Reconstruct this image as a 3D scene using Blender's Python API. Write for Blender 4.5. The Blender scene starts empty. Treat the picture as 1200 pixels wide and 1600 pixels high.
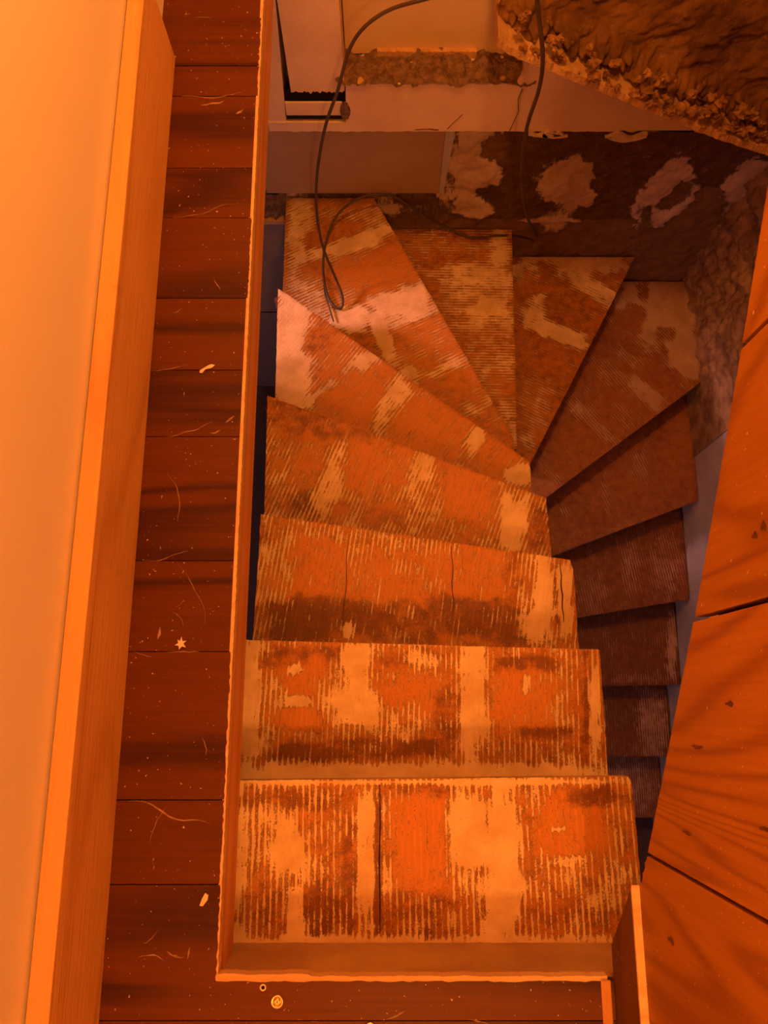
import bpy, bmesh, math, random
from mathutils import Vector, noise
SC = bpy.context.scene
COL = SC.collection

# ---------------------------------------------------------------- camera
cam_d = bpy.data.cameras.new('camera'); cam = bpy.data.objects.new('camera', cam_d); COL.objects.link(cam)
cam.location = (0, 0, 1.36); cam.rotation_euler = (math.radians(14.0), 0, 0)
cam_d.sensor_fit = 'HORIZONTAL'; cam_d.sensor_width = 36.0; cam_d.lens = 36.0 * 1202 / 1200
cam_d.clip_start = 0.02
SC.camera = cam
# ---------------------------------------------------------------- world
wd = bpy.data.worlds.new('world'); SC.world = wd; wd.use_nodes = True
wd.node_tree.nodes['Background'].inputs[0].default_value = (1, .42, .25, 1)
wd.node_tree.nodes['Background'].inputs[1].default_value = 0.02
# ---------------------------------------------------------------- lights
def light(name, kind, loc, power, col, size=.1, rot=None, **k):
    d = bpy.data.lights.new(name, kind); d.energy = power; d.color = col
    if kind == 'POINT': d.shadow_soft_size = size
    if kind == 'AREA': d.shape = 'RECTANGLE'; d.size = size; d.size_y = k.pop('size_y', size)
    if kind == 'SPOT': d.shadow_soft_size = size; d.spot_size = k.pop('angle'); d.spot_blend = k.pop('blend')
    o = bpy.data.objects.new(name, d); o.location = loc
    if rot: o.rotation_euler = rot
    COL.objects.link(o); return o
def aim(o, t):
    o.rotation_euler = (Vector(t) - o.location).to_track_quat('-Z', 'Y').to_euler()
WARM = (1.0, .375, .064)
light('landing_lamp_light', 'POINT', (.24, -1.15, 1.95), 54, WARM, .07)
light('stairhead_fill_light', 'POINT', (.21, 1.28, 1.52), 62, WARM, .10)  # second warm source, added to brighten the left wall and the stairs
a = light('winder_patch_spot', 'SPOT', (-1.8, 1.50, -.32), 170, (1, .42, .38), .12, angle=math.radians(21), blend=1.0); aim(a, (.55, 1.18, -1.50))  # aimed spot added for the pinkish patch on the winders; no window is built
b = light('lower_room_light', 'AREA', (-.6, -1.6, -1.1), 8, (.85, .42, .46), .8); aim(b, (.9, .6, -2.2))
c = light('lower_panel_fill', 'AREA', (-1.6, .2, -1.6), 3.0, (.85, .50, .52), .6); aim(c, (-.6, 1.8, -1.8))  # soft fill added to light the lower-left wall panel; there is no door
# ---------------------------------------------------------------- exposure
SC.view_settings.view_transform = 'Standard'; SC.view_settings.look = 'None'
SC.view_settings.gamma = 1; SC.view_settings.use_curve_mapping = False
SC.view_settings.exposure = 0.0

TREAD_MARKS = {
 1: [(-0.276, -0.292, 0.019, 0.0, 0.008, -0.162, 1.3, -1),(-0.183, -0.178, 0.11, 0.0, 0.001, -0.018, 0.25, 0.8),(-0.205, -0.253, 0.073, 0.0, 0.002, -0.067, 0.72, -1),(-0.115, -0.235, 0.048, 0.0, 0.001, -0.078, 0.62, -1),(-0.181, -0.269, 0.03, 0.0, 0.002, -0.05, 1.25, -1),(-0.202, -0.368, 0.071, 0.0, 0.002, -0.054, 0.42, 0.6),(-0.163, -0.379, 0.017, 0.0, 0.001, -0.043, 1.3, -1),(-0.112, -0.379, 0.038, 0.0, 0.001, -0.053, 0.4, 0.9),(-0.066, -0.314, 0.014, 0.0, 0.001, -0.119, 0.3, 0.8),(-0.034, -0.281, 0.019, 0.0, 0.001, -0.131, 1.27, -1),(-0.01, -0.292, 0.004, 0.0, 0.0, -0.141, -0.02, 1),(0.067, -0.165, 0.061, 0.0, -0.0, -0.014, 0.3, 0.8),(0.018, -0.269, 0.026, 0.0, -0.0, -0.066, 0.5, -1),(0.07, -0.253, 0.051, 0.0, -0.001, -0.094, 0.01, 0.15),(0.102, -0.292, 0.03, 0.0, -0.001, -0.066, 0.08, 0.3),(0.005, -0.292, 0.01, 0.0, -0.0, -0.098, 0.7, -1),(0.158, -0.235, 0.039, 0.0, -0.002, -0.078, 1.25, -1),(0.059, -0.385, 0.071, 0.0, -0.0, -0.043, 0.5, 0.7),(0.172, -0.347, 0.048, 0.0, -0.002, -0.054, 0.68, -1),(0.226, -0.286, 0.034, 0.0, -0.005, -0.141, 1.32, -1),(0.153, -0.158, 0.037, 0.0, -0.0, -0.012, 0.7, -1),(0.281, -0.19, 0.025, 0.0, -0.002, -0.046, 0.6, -1),(0.358, -0.224, 0.073, 0.0, -0.004, -0.062, 0.04, 0.25),(0.398, -0.174, 0.055, 0.0, -0.001, -0.016, 0.03, 1),(0.327, -0.232, 0.017, 0.0, -0.0, -0.006, 0.97, -1),(0.343, -0.286, 0.036, 0.003, 0.0, -0.008, 0.92, -1),(0.436, -0.235, 0.022, 0.0, -0.005, -0.067, 0.55, -1),(0.364, -0.319, 0.054, 0.0, -0.001, -0.022, 0.7, -1),(0.321, -0.357, 0.059, 0.0, -0.002, -0.03, 0.45, -1),(0.391, -0.368, 0.059, 0.0, -0.003, -0.043, 0.5, 0.6),(0.437, -0.303, 0.017, 0.0, -0.004, -0.055, 0.65, -1),(0.059, -0.433, 0.422, 0.0, -0.0, -0.018, 1.32, -1),(0.086, -0.146, 0.394, 0.0, -0.0, -0.004, 1.25, -1)],
 2: [(-0.298, -0.0, 0.028, 0.0, 0.006, -0.148, 1.28, -1),(-0.255, -0.014, 0.025, 0.0, 0.004, -0.108, 0.66, -1),(-0.173, 0.097, 0.108, 0.0, 0.001, -0.031, 0.1, 0.9),(-0.172, 0.041, 0.072, 0.0, 0.002, -0.062, 0.04, 0.2),(-0.198, 0.076, 0.015, 0.008, 0.007, -0.011, 1.3, -1),(-0.192, 0.006, 0.04, 0.0, 0.0, -0.012, 1.28, -1),(-0.184, -0.031, 0.064, 0.0, 0.001, -0.022, 0.01, 0.1),(-0.242, 0.02, 0.028, -0.015, -0.013, -0.024, 0.97, -1),(-0.069, 0.055, 0.037, 0.0, 0.001, -0.097, 1.28, -1),(-0.114, 0.02, 0.043, 0.0, 0.001, -0.062, 0.75, -1),(-0.057, -0.007, 0.057, 0.0, 0.0, -0.041, 1.25, -1),(0.058, 0.083, 0.065, 0.0, -0.0, -0.042, 0.4, 0.7),(0.086, 0.1, 0.032, 0.0, -0.0, -0.017, 0.92, -1),(0.026, 0.02, 0.036, 0.0, -0.0, -0.055, 0.3, 0.3),(0.078, 0.02, 0.043, 0.0, -0.001, -0.055, 0.25, 0.1),(0.057, -0.042, 0.085, 0.0, -0.0, -0.034, 0.6, -1),(0.141, -0.028, 0.035, 0.0, -0.001, -0.068, 0.3, 0.7),(-0.171, -0.102, 0.084, 0.0, 0.001, -0.024, 0.2, 1),(-0.056, -0.098, 0.084, 0.0, 0.0, -0.024, 0.3, 0.8),(0.07, -0.093, 0.056, 0.0, -0.0, -0.019, 0.2, 1),(0.202, -0.0, 0.034, 0.0, -0.004, -0.148, 1.31, -1),(0.324, 0.086, 0.079, 0.0, -0.001, -0.022, 0.08, 1),(0.306, 0.02, 0.068, 0.0, -0.003, -0.066, 0.06, 0.15),(0.317, 0.038, 0.011, 0.0, -0.001, -0.022, 1.3, -1),(0.34, -0.021, 0.057, 0.0, -0.002, -0.041, 0.2, 0.15),(0.406, 0.013, 0.031, 0.0, -0.005, -0.082, 0.58, -1),(0.434, 0.013, 0.02, 0.0, -0.007, -0.109, 0.5, -1),(0.352, -0.062, 0.063, 0.0, -0.001, -0.013, 0.2, 0.9),(0.446, -0.028, 0.009, 0.0, -0.008, -0.121, 0.2, 0.8),(0.467, -0.014, 0.011, 0.0, -0.009, -0.135, 1.25, -1),(0.322, -0.109, 0.126, 0.0, -0.002, -0.033, 0.5, 0.6),(-0.195, -0.136, 0.125, 0.0, 0.001, -0.016, 0.7, -1),(0.07, -0.149, 0.445, 0.0, -0.0, -0.021, 1.3, -1),(0.072, 0.129, 0.405, 0.0, 0.0, -0.004, 0.7, -1),(-0.057, -0.035, 0.028, 0.0, 0.0, -0.011, 1.25, -1)],
 3: [(-0.283, 0.42, 0.067, -0.006, -0.002, -0.034, 0.45, 0.6),(-0.165, 0.319, 0.123, -0.004, -0.002, -0.115, 0.26, 0.15),(-0.303, 0.286, 0.046, -0.004, -0.008, -0.161, 0.72, -1),(-0.263, 0.319, 0.036, -0.003, -0.007, -0.13, 0.62, -1),(-0.066, 0.372, 0.034, -0.013, -0.01, -0.028, 0.75, -1),(-0.069, 0.311, 0.013, 0.0, 0.0, -0.033, 0.6, -1),(0.041, 0.319, 0.03, 0.0, -0.0, -0.05, 0.6, -1),(-0.016, 0.311, 0.066, 0.0, 0.0, -0.082, 0.3, 0.1),(0.067, 0.406, 0.311, -0.045, -0.004, -0.023, 0.6, 0.5),(0.148, 0.319, 0.082, 0.0, -0.002, -0.082, 0.3, 0.2),(0.263, 0.311, 0.082, 0.0, -0.003, -0.098, 0.24, 0.1),(0.329, 0.319, 0.025, 0.0, -0.005, -0.115, 0.3, 0.6),(-0.211, 0.204, 0.097, 0.007, 0.006, -0.064, 0.2, 1),(-0.065, 0.217, 0.097, -0.01, -0.004, -0.045, 0.24, 0.9),(0.065, 0.196, 0.081, 0.011, 0.008, -0.057, 0.22, 0.7),(0.211, 0.217, 0.097, -0.008, -0.006, -0.054, 0.26, 0.9),(0.308, 0.196, 0.065, 0.0, -0.002, -0.048, 0.28, 0.9),(-0.089, 0.18, 0.013, 0.0, 0.0, -0.022, 1.3, -1),(0.065, 0.229, 0.013, 0.0, -0.0, -0.019, 0.6, -1),(0.324, 0.18, 0.065, 0.0, -0.002, -0.04, 0.25, 0.8),(0.393, 0.269, 0.046, 0.0, -0.006, -0.129, 1.25, -1),(0.37, 0.319, 0.023, 0.0, -0.004, -0.099, 0.6, -1),(0.441, 0.253, 0.005, 0.0, -0.005, -0.097, 0.03, 1),(0.461, 0.253, 0.02, 0.0, -0.006, -0.113, 1.28, -1),(-0.308, 0.188, 0.032, -0.003, -0.003, -0.064, 0.6, -1),(-0.129, 0.156, 0.013, 0.0, 0.0, -0.006, 0.7, -1)],
 4: [(-0.229, 0.814, 0.124, -0.053, -0.017, -0.047, 0.06, 0.7),(-0.301, 0.694, 0.045, 0.0, 0.004, -0.117, 0.48, 0.4),(-0.307, 0.577, 0.037, 0.0, 0.003, -0.076, 0.68, -1),(-0.232, 0.558, 0.056, 0.0, 0.002, -0.057, 0.45, 0.8),(-0.226, 0.694, 0.036, -0.013, -0.024, -0.074, 0.25, 0.3),(-0.141, 0.664, 0.031, -0.015, -0.03, -0.071, 1.27, -1),(-0.168, 0.587, 0.031, -0.015, -0.026, -0.061, 0.92, -1),(-0.047, 0.694, 0.073, -0.02, -0.021, -0.085, 0.18, 0.2),(0.056, 0.674, 0.035, -0.013, -0.026, -0.073, 0.35, 0.1),(0.109, 0.654, 0.032, -0.011, -0.03, -0.092, 1.0, -1),(0.074, 0.558, 0.035, -0.012, -0.023, -0.072, 0.75, -1),(0.168, 0.596, 0.025, -0.008, -0.03, -0.091, 0.62, -1),(0.251, 0.587, 0.072, -0.016, -0.02, -0.084, 0.1, 0.05),(-0.009, 0.538, 0.092, -0.013, -0.006, -0.047, 0.35, 0.5),(0.166, 0.491, 0.109, -0.016, -0.005, -0.03, 0.6, -1),(-0.074, 0.538, 0.024, -0.009, -0.018, -0.053, 0.7, -1),(0.369, 0.51, 0.046, -0.01, -0.021, -0.083, 1.27, -1),(0.314, 0.5, 0.022, -0.005, -0.016, -0.064, 0.6, -1),(0.447, 0.51, 0.026, -0.002, -0.007, -0.056, 0.18, 0.7),(0.44, 0.444, 0.029, -0.003, -0.004, -0.03, 0.4, 0.6),(-0.076, 0.773, 0.107, -0.041, -0.006, -0.019, 0.25, 0.5),(-0.295, 0.51, 0.055, 0.0, 0.001, -0.019, 0.7, -1)],
 5: [(-0.309, 1.138, 0.068, 0.0, 0.007, -0.249, 1.33, -1),(-0.214, 1.185, 0.033, -0.03, -0.04, -0.054, 0.06, 0.6),(-0.127, 1.046, 0.02, -0.024, -0.115, -0.113, 1.3, -1),(-0.23, 0.933, 0.084, 0.0, 0.001, -0.058, 1.25, -1),(-0.188, 0.933, 0.039, -0.041, -0.058, -0.063, 0.3, 0.1),(-0.084, 0.967, 0.091, -0.056, -0.046, -0.087, 0.08, 0.1),(-0.094, 0.911, 0.036, -0.022, -0.031, -0.057, 0.03, 0.1),(0.038, 0.978, 0.034, -0.026, -0.038, -0.059, 1.3, -1),(0.0, 0.911, 0.024, -0.018, -0.043, -0.065, 0.97, -1),(0.146, 0.889, 0.089, -0.055, -0.042, -0.076, 0.08, 0.1),(0.052, 0.823, 0.058, -0.022, -0.01, -0.029, 0.08, 0.1),(0.29, 0.823, 0.022, -0.02, -0.038, -0.047, 1.25, -1),(0.251, 0.769, 0.018, -0.017, -0.035, -0.043, 0.75, -1),(0.37, 0.758, 0.052, -0.032, -0.031, -0.052, 0.15, 0.2),(0.434, 0.711, 0.049, 0.0, -0.002, -0.038, 1.32, -1),(0.317, 0.704, 0.038, -0.015, -0.009, -0.024, 0.3, 0.4),(0.206, 0.79, 0.039, -0.015, -0.01, -0.028, 0.15, 0.3)],
 6: [(-0.313, 1.679, 0.048, 0.0, 0.008, -0.317, 0.97, -1),(-0.145, 1.775, 0.095, 0.019, 0.006, -0.038, 0.3, 0.5),(-0.049, 1.802, 0.096, 0.019, 0.005, -0.033, 0.6, -1),(-0.193, 1.693, 0.108, 0.026, 0.012, -0.058, 0.08, 0.5),(-0.132, 1.671, 0.17, 0.07, 0.011, -0.033, 1.3, -1),(-0.048, 1.545, 0.179, 0.073, 0.028, -0.084, 0.06, 0.2),(-0.237, 1.518, 0.067, 0.027, 0.034, -0.099, 0.2, 0.4),(-0.189, 1.44, 0.133, 0.054, 0.01, -0.029, 0.5, 0.3),(-0.283, 1.44, 0.071, 0.0, 0.002, -0.078, 0.7, -1),(0.066, 1.44, 0.135, 0.048, 0.016, -0.054, 1.27, -1),(0.094, 1.375, 0.112, 0.04, 0.008, -0.029, 0.97, -1),(-0.07, 1.285, 0.057, 0.023, 0.023, -0.066, 0.08, 0.6),(0.0, 1.285, 0.025, 0.013, 0.049, -0.114, 1.25, -1),(-0.129, 1.362, 0.07, 0.0, 0.001, -0.056, 1.25, -1),(0.163, 1.311, 0.113, 0.033, 0.013, -0.054, 0.3, 0.3),(0.15, 1.21, 0.135, 0.039, 0.015, -0.062, 0.35, 0.3),(0.092, 1.135, 0.033, 0.017, 0.025, -0.058, 0.92, -1),(0.23, 1.172, 0.11, 0.043, 0.007, -0.023, 0.7, -1),(0.229, 1.098, 0.121, 0.042, 0.013, -0.046, 0.15, 0.4),(0.33, 1.025, 0.063, 0.031, 0.011, -0.026, 0.7, -1),(0.317, 0.965, 0.065, 0.022, 0.006, -0.023, 0.2, 0.5)],
 7: [(0.261, 1.884, 0.207, -0.021, -0.006, -0.059, 0.35, 0.7),(0.259, 1.796, 0.181, -0.011, -0.002, -0.029, 0.4, 0.5),(0.258, 1.723, 0.129, 0.013, 0.002, -0.029, 0.15, 0.6),(0.371, 1.637, 0.153, 0.0, -0.002, -0.085, 0.97, -1),(0.465, 1.752, 0.041, 0.0, -0.005, -0.143, 0.97, -1),(0.343, 1.552, 0.127, 0.0, -0.002, -0.073, 0.68, -1),(0.416, 1.468, 0.101, 0.0, -0.002, -0.061, 0.92, -1),(0.426, 1.372, 0.09, 0.0, -0.003, -0.081, 0.58, -1),(0.418, 1.524, 0.056, 0.0, -0.001, -0.039, 1.25, -1),(0.447, 1.264, 0.07, 0.0, -0.002, -0.048, 0.75, -1),(0.457, 1.197, 0.054, 0.0, -0.002, -0.053, 0.4, 0.4),(0.465, 1.092, 0.044, 0.0, -0.003, -0.068, 0.6, -1),(0.497, 0.988, 0.024, 0.0, -0.002, -0.051, 0.92, -1)],
 8: [(0.829, 1.863, 0.263, 0.0, -0.004, -0.068, 1.25, -1),(0.661, 1.817, 0.11, 0.021, 0.005, -0.042, 0.92, -1),(0.768, 1.756, 0.114, -0.076, -0.027, -0.047, 0.2, 0.6),(0.889, 1.725, 0.121, -0.088, -0.026, -0.041, 0.97, -1),(0.731, 1.575, 0.149, -0.061, -0.043, -0.111, 0.04, 0.6),(0.624, 1.605, 0.054, 0.0, -0.004, -0.077, 0.5, -1),(0.733, 1.516, 0.133, -0.06, -0.016, -0.038, 1.27, -1),(0.652, 1.635, 0.037, -0.007, -0.015, -0.071, 0.97, -1),(0.666, 1.37, 0.107, 0.0, -0.004, -0.086, 0.06, 0.5),(0.662, 1.284, 0.116, -0.06, -0.017, -0.036, 0.35, 0.6),(0.625, 1.171, 0.063, 0.0, -0.006, -0.125, 0.55, 0.4),(0.584, 1.032, 0.031, 0.0, -0.002, -0.044, 0.7, -1)],
 9: [(1.248, 1.745, 0.203, 0.0, -0.016, -0.19, 1.28, -1),(1.34, 1.493, 0.074, 0.0, -0.012, -0.123, 1.25, -1),(1.182, 1.825, 0.029, 0.0, -0.004, -0.052, 0.3, 0.6),(1.019, 1.587, 0.115, 0.0, -0.007, -0.093, 0.15, 0.6),(1.112, 1.681, 0.041, -0.041, -0.061, -0.073, 0.15, 0.5),(1.232, 1.401, 0.103, -0.042, -0.022, -0.052, 0.1, 0.5),(1.098, 1.493, 0.07, -0.046, -0.02, -0.032, 0.6, -1),(1.02, 1.401, 0.109, -0.087, -0.029, -0.04, 0.45, 0.5),(1.155, 1.325, 0.077, -0.08, -0.029, -0.031, 0.97, -1),(0.955, 1.28, 0.108, -0.086, -0.035, -0.049, 0.3, 0.5),(0.907, 1.19, 0.091, -0.104, -0.025, -0.025, 0.75, -1),(0.834, 1.131, 0.108, -0.084, -0.038, -0.053, 0.06, 0.5),(0.742, 0.986, 0.069, -0.043, -0.03, -0.05, 0.15, 0.5),(0.713, 0.958, 0.044, -0.048, -0.016, -0.016, 0.6, -1),(1.266, 1.618, 0.057, 0.0, -0.003, -0.032, 0.5, -1)],
 10: [(1.109, 1.018, 0.263, 0.0, -0.014, -0.18, 0.1, 0.5),(1.371, 1.172, 0.071, 0.0, -0.017, -0.184, 0.08, 0.4),(1.169, 1.049, 0.041, 0.0, -0.007, -0.085, 0.55, -1),(1.0, 0.927, 0.023, 0.004, 0.008, -0.077, 0.5, -1),(0.821, 0.838, 0.029, 0.0, -0.001, -0.024, 0.6, -1),(1.4, 1.018, 0.029, 0.0, -0.009, -0.091, 0.08, 0.5)],
 11: [(1.139, 0.61, 0.27, 0.0, -0.012, -0.15, 0.25, 0.7),(0.981, 0.489, 0.059, 0.0, -0.006, -0.089, 0.45, -1),(1.156, 0.64, 0.048, 0.0, -0.009, -0.121, 0.5, -1),(1.321, 0.64, 0.06, 0.0, -0.013, -0.151, 0.55, -1)],
 12: [(1.174, 0.269, 0.185, 0.0, -0.011, -0.151, 0.22, 0.8),(1.39, 0.269, 0.025, 0.0, -0.014, -0.151, 0.92, -1),(1.224, 0.118, 0.153, 0.0, -0.002, -0.018, 0.5, -1)],
 13: [(1.178, -0.063, 0.096, 0.0, -0.011, -0.152, 0.2, 0.8),(1.335, -0.093, 0.076, 0.0, -0.013, -0.152, 0.75, -1),(1.081, -0.093, 0.025, 0.0, -0.008, -0.122, 0.6, -1)],
 14: [(1.244, -0.414, 0.131, 0.0, -0.012, -0.153, 0.7, -1)],
}
WALL_MARKS = [(0.319, -0.996, 0.114, 0.0, 0.018, -0.158, 1.25, -1), (0.275, -1.136, 0.096, 0.0, 0.009, -0.095, 0.97, -1), (0.325, -1.27, 0.125, 0.0, 0.006, -0.057, 0.92, -1), (0.381, -0.947, 0.056, 0.0, 0.01, -0.073, 0.2, 0.5), (0.402, -1.192, 0.055, -0.015, 0.001, -0.046, 0.08, 1), (0.666, -1.117, 0.11, 0.015, 0.032, -0.112, 1.3, -1), (0.721, -1.099, 0.033, 0.0, 0.009, -0.036, 0.6, -1), (0.693, -1.352, 0.135, 0.02, 0.023, -0.086, 0.5, -1), (1.08, -1.211, 0.059, 0.146, 0.092, -0.104, 1.3, -1), (1.104, -1.211, 0.034, 0.087, 0.035, -0.039, 0.2, 0.6), (1.046, -1.331, 0.036, 0.0, 0.034, -0.103, 0.3, -1), (1.344, -1.117, 0.058, 0.084, 0.065, -0.077, 1.25, -1), (1.334, -1.29, 0.05, 0.0, 0.021, -0.049, 0.6, -1), (0.667, -1.352, 0.128, 0.0, 0.003, -0.013, 1.25, -1), (0.684, -0.996, 0.023, 0.0, 0.008, -0.034, 0.7, -1), (0.907, -0.98, 0.068, 0.0, 0.004, -0.013, 0.6, -1), (0.201, -1.29, 0.227, 0.0, 0.003, -0.041, 0.7, -1), (-0.091, -0.996, 0.331, 0.0, -0.007, -0.215, 0.5, 0.3), (0.103, -1.352, 0.205, 0.0, 0.001, -0.043, 0.3, 0.6), (0.748, -1.211, 0.074, 0.0, 0.014, -0.055, 1.25, -1), (0.524, -1.416, 0.157, 0.0, 0.004, -0.027, 0.5, -1)]
CABLE_A = [(0.13, 1.55, -0.04), (0.088, 1.57, -0.071), (0.015, 1.6, -0.124), (-0.047, 1.6, -0.172), (-0.089, 1.6, -0.244), (-0.122, 1.58, -0.348), (-0.167, 1.58, -0.488), (-0.202, 1.56, -0.652), (-0.218, 1.55, -0.825), (-0.213, 1.54, -1.007), (-0.18, 1.503, -1.13), (-0.152, 1.443, -1.17), (-0.155, 1.408, -1.19), (-0.178, 1.408, -1.19), (-0.207, 1.455, -1.19), (-0.225, 1.552, -1.19), (-0.216, 1.659, -1.17), (-0.17, 1.753, -1.13), (-0.082, 1.804, -1.1), (0.024, 1.825, -1.12), (0.117, 1.822, -1.2), (0.231, 1.865, -1.36), (0.362, 1.827, -1.39), (0.466, 1.839, -1.39), (0.583, 1.87, -1.455), (0.691, 1.916, -1.585), (0.741, 1.893, -1.593)]
CABLE_B = [(0.332, 1.5, 0.008), (0.35, 1.5, -0.056), (0.38, 1.5, -0.163), (0.395, 1.52, -0.283), (0.396, 1.55, -0.441), (0.419, 1.6, -0.645), (0.469, 1.65, -0.896), (0.531, 1.72, -1.121), (0.673, 1.931, -1.56), (0.741, 1.896, -1.592), (0.768, 1.881, -1.594)]
CABLE_C = [(-0.223, 1.551, -1.188), (-0.219, 1.473, -1.19), (-0.202, 1.414, -1.191), (-0.184, 1.352, -1.191)]

R = random.Random(7)
# ================================================================ node helpers
class NT:
    def __init__(s, name):
        s.m = bpy.data.materials.new(name); s.m.use_nodes = True; s.t = s.m.node_tree
        s.b = s.t.nodes['Principled BSDF']; s.tc = s.t.nodes.new('ShaderNodeTexCoord')
    def n(s, typ, **k):
        o = s.t.nodes.new('ShaderNode' + typ)
        for a, v in k.items(): setattr(o, a, v)
        return o
    def put(s, sock, v):
        if hasattr(v, 'is_output') or isinstance(v, bpy.types.NodeSocket): s.t.links.new(v, sock)
        elif isinstance(v, (tuple, list)) and len(v) == 3 and sock.type == 'RGBA': sock.default_value = (*v, 1)
        else: sock.default_value = v
    def math(s, op, a, b=0.0, c=None, clamp=False):
        o = s.n('Math', operation=op); o.use_clamp = clamp
        s.put(o.inputs[0], a); s.put(o.inputs[1], b)
        if c is not None: s.put(o.inputs[2], c)
        return o.outputs[0]
    def noise(s, vec, scale, detail=4, rough=.55, dist=0.0):
        o = s.n('TexNoise'); s.put(o.inputs['Vector'], vec); o.inputs['Scale'].default_value = scale
        o.inputs['Detail'].default_value = detail; o.inputs['Roughness'].default_value = rough; o.inputs['Distortion'].default_value = dist
        return o.outputs['Fac']
    def mapping(s, vec, scale=(1, 1, 1), loc=(0, 0, 0), rot=(0, 0, 0)):
        o = s.n('Mapping'); s.put(o.inputs['Vector'], vec)
        o.inputs['Scale'].default_value = scale; o.inputs['Location'].default_value = loc; o.inputs['Rotation'].default_value = rot
        return o.outputs[0]
    def step(s, v, lo, hi):
        o = s.n('MapRange', interpolation_type='SMOOTHSTEP'); s.put(o.inputs[0], v)
        o.inputs[1].default_value = lo; o.inputs[2].default_value = hi
        return o.outputs[0]
    def mix(s, f, a, b):
        o = s.n('Mix', data_type='RGBA'); s.put(o.inputs[0], f); s.put(o.inputs[6], a); s.put(o.inputs[7], b)
        return o.outputs[2]
    def bump(s, h, dist=.002, strength=1.0):
        o = s.n('Bump'); s.put(o.inputs['Height'], h); o.inputs['Distance'].default_value = dist; o.inputs['Strength'].default_value = strength
        s.t.links.new(o.outputs[0], s.b.inputs['Normal'])
    def rnd(s):
        return s.n('ObjectInfo').outputs['Random']
    def done(s, col, rough, spec=.3):
        s.put(s.b.inputs['Base Color'], col); s.put(s.b.inputs['Roughness'], rough)
        s.b.inputs['Specular IOR Level'].default_value = spec
        return s.m

def wood(name, c1, c2, axis, rough=.6, rings=6.0, scale=3.0, spots=None, tone=.25, bump=.0006, cdark=None, spec=.3, strength=.6, wave=.4):
    m = NT(name); st = [1, 1, 1]; st['xyz'.index(axis)] = .10
    off = m.n('CombineXYZ'); r = m.rnd()
    for i in range(3): m.put(off.inputs[i], m.math('MULTIPLY', r, 7.3 + 3 * i))
    va = m.n('VectorMath', operation='ADD'); m.put(va.inputs[0], m.tc.outputs['Object']); m.put(va.inputs[1], off.outputs[0])
    p = m.mapping(va.outputs[0], st)
    big = m.noise(p, scale, 2, .5, wave)
    ring = m.math('SINE', m.math('MULTIPLY', big, rings * 6.28))
    ring = m.math('POWER', m.math('MULTIPLY_ADD', ring, .5, .5), 3.0)
    st2 = [1, 1, 1]; st2['xyz'.index(axis)] = .03
    fine = m.noise(m.mapping(va.outputs[0], st2), 160, 3, .6)
    f = m.math('ADD', m.math('MULTIPLY', ring, strength), m.math('MULTIPLY_ADD', fine, .9, -.3), clamp=True)
    col = m.mix(f, c1, c2)
    blot = m.noise(va.outputs[0], 6, 5, .65)
    t = m.math('MULTIPLY_ADD', blot, 2 * tone, 1 - tone)
    t = m.math('MULTIPLY', t, m.math('MULTIPLY_ADD', r, tone, 1 - tone / 2))
    hs = m.n('HueSaturation'); m.put(hs.inputs['Value'], t); m.put(hs.inputs['Color'], col); col = hs.outputs[0]
    if cdark:
        d = m.step(m.noise(va.outputs[0], 14, 6, .7), .62, .72)
        col = m.mix(m.math('MULTIPLY', d, .8), col, cdark)
    ro = rough
    if spots:
        sp = m.step(m.noise(va.outputs[0], 150, 2, .6), .71, .74)
        sp2 = m.step(m.noise(m.mapping(va.outputs[0], (1, .35, 1)), 60, 4, .7), .70, .76)
        k = m.math('MAXIMUM', sp, m.math('MULTIPLY', sp2, .6))
        col = m.mix(m.math('MULTIPLY', k, .75), col, spots)
        ro = m.math('MULTIPLY_ADD', m.math('ADD', k, m.math('MULTIPLY', blot, .5)), .35, rough)
    m.bump(m.math('ADD', fine, m.math('MULTIPLY', ring, .4)), bump)
    return m.done(col, ro, spec)

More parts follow.
